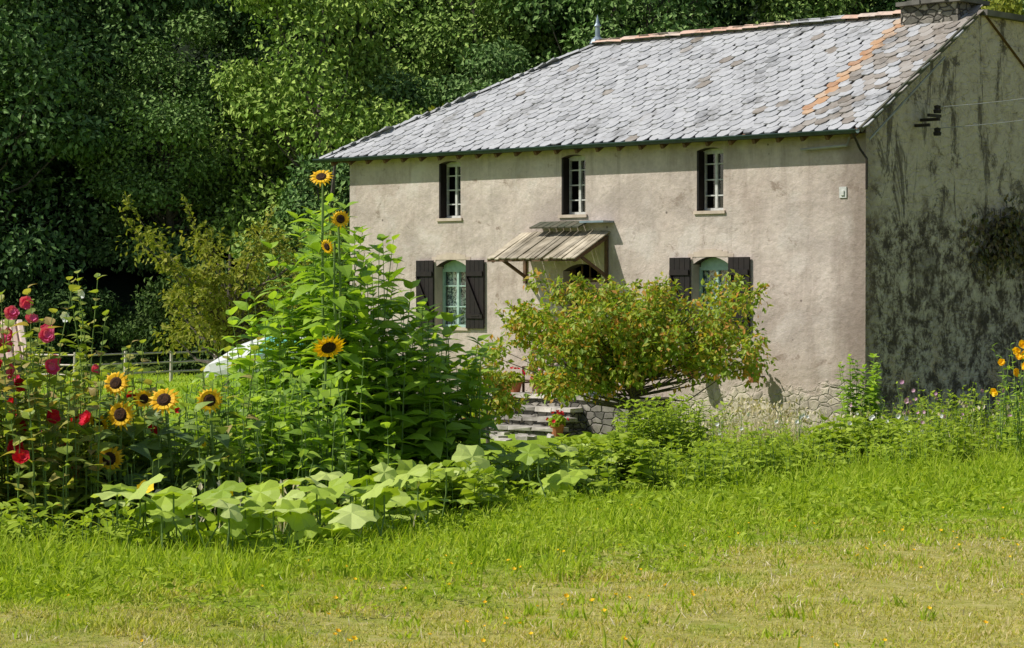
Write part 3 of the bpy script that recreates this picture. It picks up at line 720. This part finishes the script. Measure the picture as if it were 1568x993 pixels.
px=np.array([340,370,400,440,480,500,530,560,590,620,660,700,745]);topy=np.array([545,480,470,410,335,285,350,385,370,470,480,520,545])
a=Acc();bs=[];hs=[]
for k in range(150):
    f=rng.uniform(345,742);Y=22+rng.normal(0,.5)
    X=(f-784)/3500*22
    tz=2.53+(440-np.interp(f,px,topy))/3500*22
    bs.append((X,Y));hs.append(max(.6,(tz-float(G(X,Y)))*(rng.uniform(.75,1.04) if k%3 else rng.uniform(.45,.75))))
stems(a,bs,hs,POINTED,.29,.105,0,1,lean=.06,start=.05,wid=1.3,up=.3)
build(a,'perennial_sunflower_clump',[M['arti'],M['stem']])

def sunflower(name,x,y,hx,hy,hz,face,R,nl=9,ls=.28,mat='sunl'):
    a=Acc();z0=float(G(x,y));H=hz-z0
    face=np.array(face,float);face/=np.linalg.norm(face)
    p=[np.array([x,y,z0-.05]),np.array([x+(hx-x)*.3,y+(hy-y)*.3,z0+H*.4]),np.array([x+(hx-x)*.7,y+(hy-y)*.7,z0+H*.8]),np.array([hx,hy,hz+.02])-face*.1,np.array([hx,hy,hz])-face*R*.1]
    a.tube(p,[.017,.015,.012,.01,.012],7,1)
    tv,tl,tc,tm=SUN
    a.stamp((tv,tl,tc,tm+2),[(hx,hy,hz)],face,(0.05,0,1) if abs(face[2])<.9 else (0,1,0),R)
    for i in range(nl):
        t=.15+.72*i/nl;P=np.array([x+(hx-x)*t,y+(hy-y)*t,z0+H*t]);az=i*2.4+rng.random()
        D=np.array([math.cos(az),math.sin(az),.35]);Q=P+D*.1
        a.tube([P,Q],.005,4,1)
        s=ls*rng.uniform(.7,1.15)*(1-.3*t)
        a.stamp(HEART,[Q],D+[0,0,-.35+rng.normal(0,.2)],(rng.normal(0,.15),rng.normal(0,.15),1),s,0)
    return build(a,name,[M[mat],M['stem'],M['petal'],M['disc'],M['stem']])
SF=[(-3.05,17.6,1.79,(-.2,-1,.35),.11),(-2.98,17.4,1.56,(-.3,-1,.1),.12),(-2.68,17.6,1.66,(-.1,-1,.6),.125),
 (-2.33,17.6,1.66,(.15,-1,.05),.105),(-3.05,17.3,1.23,(-.1,-1,.2),.115),(-2.87,17.8,1.66,(.7,-1,.1),.085),(-3.22,17.8,1.48,(-.6,-.7,-.6),.115)]
for i,(x,y,z,f,R) in enumerate(SF):
    sunflower('sunflower' if i==0 else 'sunflower.%03d'%i,x+rng.normal(0,.06),y+.12,x,y,z,f,R,nl=13,ls=.3)
sunflower('sunflower.007',-1.75,21.3,-1.75,21.0,3.54,(-.1,-1,.9),.11,36,.26,mat='arti')
sunflower('sunflower.008',-1.6,21.2,-1.56,20.8,3.15,(.3,-1,.1),.09,30,.26,mat='arti')
sunflower('sunflower.009',-1.75,20.6,-1.63,20.3,2.0,(.3,-.8,-.75),.15,9,.32,mat='arti')
sunflower('sunflower.010',-1.5,21.0,-1.68,20.8,2.9,(-.6,-.7,-.3),.08,26,.26,mat='arti')

# pumpkin patch
a=Acc();P=[]
path=[(-2.9,16.2),(-2.05,15.6),(-1.45,16.2),(-.95,18.0),(-.35,19.8),(.4,22.2),(1.2,25.)]
for k in range(250):
    t=rng.random()**1.1*6*.999;i=int(t);f=t-i
    x=path[i][0]*(1-f)+path[i+1][0]*f+rng.normal(0,.24);y=path[i][1]*(1-f)+path[i+1][1]*f+rng.normal(0,.35)
    if i==0 and rng.random()<.6: continue
    h=rng.uniform(.08,.45);s=rng.uniform(.17,.36)*(1. if i<4 else .85)
    P.append((x,y,float(G(x,y))+h,s))
P=np.array(P);az=rng.random(len(P))*6.28
U=np.stack([rng.normal(-.25,.5,len(P)),rng.normal(-.3,.5,len(P)),np.ones(len(P))],1)
a.stamp(PUMP,P[:,:3],np.stack([np.cos(az),np.sin(az),np.zeros(len(P))],1),U,P[:,3],0)
for p in P:
    z=float(G(p[0],p[1]));a.tube([(p[0]+rng.normal(0,.1),p[1]+rng.normal(0,.1),z),(p[0],p[1],(z+p[2])/2+.02),(p[0],p[1],p[2]-.01)],.007,4,1)
for (x,y) in ((-2.0,15.9),(-1.0,18.0),(-2.6,16.2)):
    a.stamp(FLOWER,[(x,y,float(G(x,y))+.38)],(.1,-.6,.7),(0,0,1),.11,2)
build(a,'pumpkin_patch',[M['pump'],M['stem'],M['petal']])

def flowering(name,n,cx,cy,rx,ry,h0,h1,flower,fs,nf,lm='holly',ll=.13,T=HEART,gap=.07,top=.55):
    a=Acc();bs=[(cx+rng.normal(0,rx),cy+rng.normal(0,ry)) for _ in range(n)];hs=rng.uniform(h0,h1,n)
    stems(a,bs,hs,T,ll,gap,0,1,lean=.07,pair=False)
    for k in range(nf):
        i=k%n;t=rng.uniform(top,1.0);x,y=bs[i];z=float(G(x,y))+hs[i]*t
        d=np.array([rng.normal(0,.7),-1,rng.normal(.2,.3)]);d/=np.linalg.norm(d)
        c=np.array([x,y,z])+d*.1
        for q in range(3 if fs>.07 else 1):
            a.stamp(FLOWER,[c+d*.015*q],d+rng.normal(0,.12,3),(rng.normal(0,.4),0,1),fs*rng.uniform(.85,1.15)*(1-.25*q),2)
    return build(a,name,[M[lm],M['stem'],M[flower]])
flowering('hollyhock',12,-3.72,17.,.12,.3,1.35,1.95,'pink',.1,10,top=.8,ll=.16)
flowering('hollyhock.001',16,-3.95,16.9,.15,.4,1.2,1.7,'red',.09,8,top=.7,ll=.16)
flowering('hollyhock.002',6,-3.42,18.,.06,.2,1.7,2.15,'white',.07,2,top=.93)
flowering('dahlia_bush',60,-3.75,17.0,.35,.5,.7,1.3,'red',.1,10,ll=.16)
flowering('dahlia_bush.001',60,-3.3,18.2,.35,.5,.6,1.3,'red',.1,8,ll=.16)
flowering('rose_bush',80,-3.5,18.6,.5,.5,.9,1.5,'pink',.08,5,ll=.13)
flowering('cosmos_bush',110,-2.45,19.0,.45,.5,.6,1.2,'red',.05,2,lm='arti',ll=.2,T=POINTED)
flowering('young_sunflowers',46,-2.75,17.9,.45,.3,.5,1.0,'petal',.04,1,lm='sunl',ll=.24,gap=.11)
flowering('phlox_bush',90,-2.9,17.2,.6,.35,.25,.6,'pink',.04,3,lm='weed',ll=.16,T=POINTED)
flowering('bean_plants',80,-1.95,19.2,.35,.4,.7,1.3,'white',.03,2,lm='arti',ll=.18,T=HEART)

def border(name,spec,T=POINTED,ll=.12,gap=.06,mat='weed',lean=.08,wid=1.2):
    a=Acc()
    for n,cx,cy,rx,ry,h0,h1 in spec:
        bs=[(cx+rng.uniform(-rx,rx),cy+rng.uniform(-ry,ry)) for _ in range(n)]
        stems(a,bs,rng.uniform(h0,h1,n),T,ll,gap,0,1,lean=lean,wid=wid,r=.005)
    return build(a,name,[M[mat],M['stem']])
border('weed_border',[(170,1.6,25.,1.0,1.4,.2,.5),(200,3.4,26.8,1.3,1.5,.2,.5),(230,6.3,28.5,1.8,1.5,.25,.7),(120,.2,22.5,.8,1.,.15,.4),(120,-1.0,19.4,.8,.6,.15,.35),(170,8.3,30,1.7,1.5,.4,.9),(70,-.3,26,.8,2,.1,.3),(190,-3.4,15.5,.9,.5,.1,.3)],ll=.14)
border('nettle_patch',[(110,1.75,27.5,.5,.5,.5,.9),(50,2.4,31,.6,.5,.5,.8),(60,6.0,31,.5,.5,.6,.95)],ll=.13)
border('elder_shrub',[(40,4.85,31.5,.22,.2,.5,1.4),(24,4.9,31.5,.35,.3,.3,.9)],ll=.16,mat='arti')
border('elder_shrub.001',[(20,6.9,28,.3,.2,.5,.9)],ll=.16,mat='arti')
border('dock_plants',[(60,4.2,27.8,.6,.4,.3,.6),(60,.9,23.6,.5,.5,.3,.55),(40,-.6,19.0,.5,.4,.2,.4)],T=HEART,ll=.16,mat='weed')
flowering('goldenrod',16,6.2,27.5,.18,.2,.9,1.55,'petal',.09,14,lm='arti',ll=.14,T=POINTED,top=.85)
flowering('willowherb',90,6.9,30.,1.0,.8,.6,1.1,'lilac',.05,44,lm='weed',ll=.1,T=POINTED,top=.8)
flowering('willowherb.001',40,5.6,30.5,.5,.6,.5,.9,'lilac',.05,16,lm='weed',ll=.1,T=POINTED,top=.8)
flowering('yarrow',40,3.9,29,.9,.6,.4,.7,'white',.05,30,lm='weed',ll=.08,T=POINTED,top=.9)

def blades(a,x,y,h,w,mat=0,lean=.35):
    n=len(x);z=G(x,y)
    az=rng.random(n)*6.283
    X=np.stack([np.cos(az)*lean*rng.random(n),np.sin(az)*lean*rng.random(n),np.ones(n)],1)
    az2=rng.random(n)*6.283
    U=np.stack([np.cos(az2),np.sin(az2),np.zeros(n)],1)
    a.stamp(BLADE,np.stack([x,y,z-.005],1),X,U,np.stack([h,w,h],1),mat)
def scatter(n,y0,y1,margin=1.2):
    y=y0+(y1-y0)*rng.random(n)
    x=(rng.random(n)*2-1)*(.235*y+margin)
    return x,y
def lump(x,y): return (np.sin(x*1.7+y*.9)+np.sin(x*3.1-y*2.3)+np.sin(x*.7+y*3.7+1)+np.sin(x*6.1+y*5.3))/4
a=Acc()
for n,y0,y1,sc in ((95000,8.8,14.5,1.1),(65000,14.5,22,1.4),(34000,22,34,1.9)):
    x,y=scatter(n,y0,y1)
    t=y-1.25*x-14.6+lump(x,y)*3.5
    tall=np.clip((t+1)/4,0,1)
    h=(.024+.05*tall)*rng.uniform(.4,1.6,n)*(1+.7*lump(x*2,y*2))
    w=(.006+.004*tall)*sc*rng.uniform(.7,1.3,n)
    blades(a,x,y,h,w,0,lean=1.4)
build(a,'meadow_grass',[M['lawn']])
a=Acc()
for n,cx,cy,rx,ry,h0,h1 in ((280,-2.8,14.0,1.6,1.0,.1,.26),(170,-1,15.2,1.6,1.3,.08,.22),(130,.6,17.4,1.6,1.6,.08,.2),(110,2.2,20.4,1.7,1.6,.08,.22),(120,4.2,24,1.8,1.5,.1,.3),
      (190,6.2,26.3,2,1.5,.15,.45),(150,3.5,28.3,1.8,1.6,.2,.5),(90,1.5,25,1.2,1.3,.1,.3),(170,5.6,30,2.2,1.6,.35,.8),(120,8,31,1.7,2,.4,.9),(60,-.2,30,1.4,4,.06,.16),(150,1.,13,3,2.5,.04,.1),(90,3.6,17,2.4,2.5,.05,.11)):
    for q in range(n):
        tx=cx+rng.normal(0,.6)*rx;ty=cy+rng.normal(0,.6)*ry;m_=int(rng.uniform(8,30));sp=rng.uniform(.03,.12);hh=rng.uniform(h0,h1)
        blades(a,tx+rng.normal(0,sp,m_),ty+rng.normal(0,sp,m_),hh*rng.uniform(.5,1.15,m_),rng.uniform(.007,.014,m_),0,lean=1.)
build(a,'tall_grass',[M['tallgrass']])
a=Acc()
for n,y0,y1,s0 in ((24000,11.,18,.045),(24000,18,28,.07)):
    x,y=scatter(n,y0,y1,.8);t=y-1.25*x-13.0+lump(x,y)*3
    q=(t>0)&(t<11)&(rng.random(n)<np.clip(.35+.9*lump(x*1.9+2,y*1.6),.02,1));x=x[q];y=y[q];n=len(x)
    z=G(x,y)+rng.uniform(.01,.14,n)*(1+.6*lump(x*1.9+2,y*1.6))
    d=rdir(n);a.stamp(SMALL,np.stack([x,y,z],1),d*[1,1,.4],rng.normal(0,.35,(n,3))+[0,0,1],s0*rng.uniform(.6,1.5,n),0)
build(a,'clover_patch',[M['weed']])
a=Acc()
for n,cx,cy,r,h in ((620,3.15,29.6,.24,.72),(360,3.55,29.9,.2,.6),(150,4.3,30.5,.3,.6),(120,1.9,29,.3,.5),(240,6.2,30,.8,.7),(140,2.6,31,.2,.5),(160,-1.7,16.8,.3,.35)):
    x=cx+rng.normal(0,r,n);y=cy+rng.normal(0,r,n);blades(a,x,y,rng.uniform(.5,1.1,n)*h,rng.uniform(.006,.012,n),0,lean=.5)
    k=n//4;a.stamp(TWIN,np.stack([x[:k]+rng.normal(0,.06,k),y[:k],G(x[:k],y[:k])+h*rng.uniform(.8,1.1,k)],1),rng.normal(0,.5,(k,3))+[0,0,1],rdir(k),.07,0)
for q in range(520):
    tx=rng.uniform(-3,6.5);ty=rng.uniform(9,21)
    if ty-1.25*tx-15.5+lump(tx,ty)*3>0: continue
    m_=int(rng.uniform(5,18));blades(a,tx+rng.normal(0,.06,m_),ty+rng.normal(0,.06,m_),rng.uniform(.02,.07,m_),rng.uniform(.004,.008,m_),0,lean=1.6)
build(a,'dry_grass_tuft',[M['straw']])
a=Acc();x,y=scatter(900,9,20,.5);q=rng.random(900)<np.clip(lump(x*.9+3,y*.8)*1.3,.03,1);x=x[q];y=y[q];n=len(x);z=G(x,y)+rng.uniform(.02,.07,n)
a.stamp(FLOWER,np.stack([x,y,z],1),np.stack([rng.normal(0,.3,n),rng.normal(-.3,.3,n),np.ones(n)],1),(.3,1,0),rng.uniform(.012,.026,n),0)
for i in range(n): a.tube([(x[i],y[i],z[i]-.06),(x[i],y[i],z[i])],.002,3,1)
build(a,'hawkbit_flowers',[M['petal'],M['stem']])
a=Acc();n=20000;x=rng.uniform(-15,-1,n);y=rng.uniform(36,66,n);blades(a,x,y,rng.uniform(.05,.12,n),rng.uniform(.02,.04,n),0,lean=1)
build(a,'back_lawn_grass',[M['tallgrass']])

# ------------------------------------------------------------------ garden parasol
a=Acc();n=8;R=1.0
rim=[(R*math.cos(2*math.pi*i/n+.2),R*math.sin(2*math.pi*i/n+.2),-.32) for i in range(n)]
for i in range(n):
    p=np.array(rim[i]);q=np.array(rim[(i+1)%n]);m_=(p+q)/2*[.96,.96,1]+[0,0,.03];t=np.array([0,0,0.])
    h1=p*.5+[0,0,.05];h2=q*.5+[0,0,.05];mt=1 if i in (1,5,7) else 0
    a.faces([t,h1,h2,p,m_,q],[(0,1,2),(1,3,4),(1,4,2),(2,4,5)],mt)
    a.faces([p,m_,q,q+[0,0,-.12],m_+[0,0,-.12],p+[0,0,-.12]],[(0,1,4,5),(1,2,3,4)],0)
    a.tube([t-[0,0,.02],h1-[0,0,.02],p-[0,0,.02]],.008,4,2)
a.tube([(0,0,.08),(0,0,-2.1)],.022,8,2);a.lathe((0,0,-2.05),[(0,.0),(.25,0),(.25,.06),(.05,.1),(0,.1)],16,2)
def cloth(n,c):
    m,nt,out=newmat(n);p=N(nt,'ShaderNodeBsdfPrincipled',{'Base Color':c4(c),'Roughness':.85});t=N(nt,'ShaderNodeBsdfTranslucent',{'Color':c4(c)})
    mx=N(nt,'ShaderNodeMixShader',{0:.3,1:p.outputs[0],2:t.outputs[0]});nt.links.new(mx.outputs[0],out.inputs[0]);return m
M['clw']=cloth('white_canvas',(.8,.8,.78));M['clg']=cloth('teal_canvas',(.15,.5,.42))
o=place(a,'garden_parasol',[M['clw'],M['clg'],M['frame']],(-3.15,30,1.93));o.rotation_euler=(math.radians(-8),math.radians(-6),.45)

a=Acc();fp=[(-12.6,60),(-11.3,59),(-10.2,60.2),(-9.2,61.6),(-8.2,63)]
for i,(x,y) in enumerate(fp):
    a.tube([(x,y,-.1),(x+.02,y,.85)],[.05,.045],7,0)
    if i:
        q=fp[i-1]
        for z in (.25,.5,.76): a.tube([(q[0],q[1]-.04,z),(x,y-.04,z+.02)],[.03,.025],6,0)
build(a,'wooden_fence',[M['fence']])
a=Acc()
a.box((-1.6,-1.3,0),(1.3,1.3,1.1),0)
a.faces([(1.302,-1.3,1.1),(1.302,1.3,1.1),(1.302,0,1.75)],[(0,1,2)],0)
a.faces([(-1.602,-1.3,1.1),(-1.602,1.3,1.1),(-1.602,0,1.75)],[(0,1,2)],0)
for i in range(20):
    s=-1.75+i*.165
    for sg in (-1,1): a.tube([(s,sg*1.5,1.03),(s,0,1.78)],.085,6,1)
a.box((.2,-1.34,0),(.9,-1.302,1.0),2)
o=place(a,'tiled_shed',[M['darkstone'],M['tile'],M['wooddark']],(-11.75,48,0));o.rotation_euler=(0,0,.3)

# ------------------------------------------------------------------ light, world, camera
el=math.radians(48);az=np.array([-1,-.2]);az/=np.linalg.norm(az)
S=Vector((az[0]*math.cos(el),az[1]*math.cos(el),math.sin(el)))
sun=bpy.data.lights.new('sun','SUN');sun.energy=5.0;sun.angle=math.radians(.5);sun.color=(1,.965,.9)
so=bpy.data.objects.new('sun',sun);scene.collection.objects.link(so);so.rotation_euler=S.to_track_quat('Z','Y').to_euler();so.location=(-20,0,30)
w=bpy.data.worlds.new('World');scene.world=w;w.use_nodes=True;nt=w.node_tree;nt.nodes.clear()
sk=N(nt,'ShaderNodeTexSky',sky_type='NISHITA');sk.sun_disc=False;sk.sun_elevation=el;sk.sun_rotation=math.atan2(S.x,S.y)
bg=N(nt,'ShaderNodeBackground',{'Color':sk.outputs[0],'Strength':.1});ow=nt.nodes.new('ShaderNodeOutputWorld');nt.links.new(bg.outputs[0],ow.inputs[0])
cam=bpy.data.cameras.new('camera');cam.lens=36*3500/1568;cam.sensor_width=36;cam.clip_end=2000;cam.clip_start=.1
co=bpy.data.objects.new('camera',cam);scene.collection.objects.link(co);co.location=(0,0,2.53);co.rotation_euler=(math.radians(90-.92),0,0)
scene.camera=co
scene.view_settings.view_transform='Standard';scene.view_settings.look='None';scene.view_settings.exposure=0
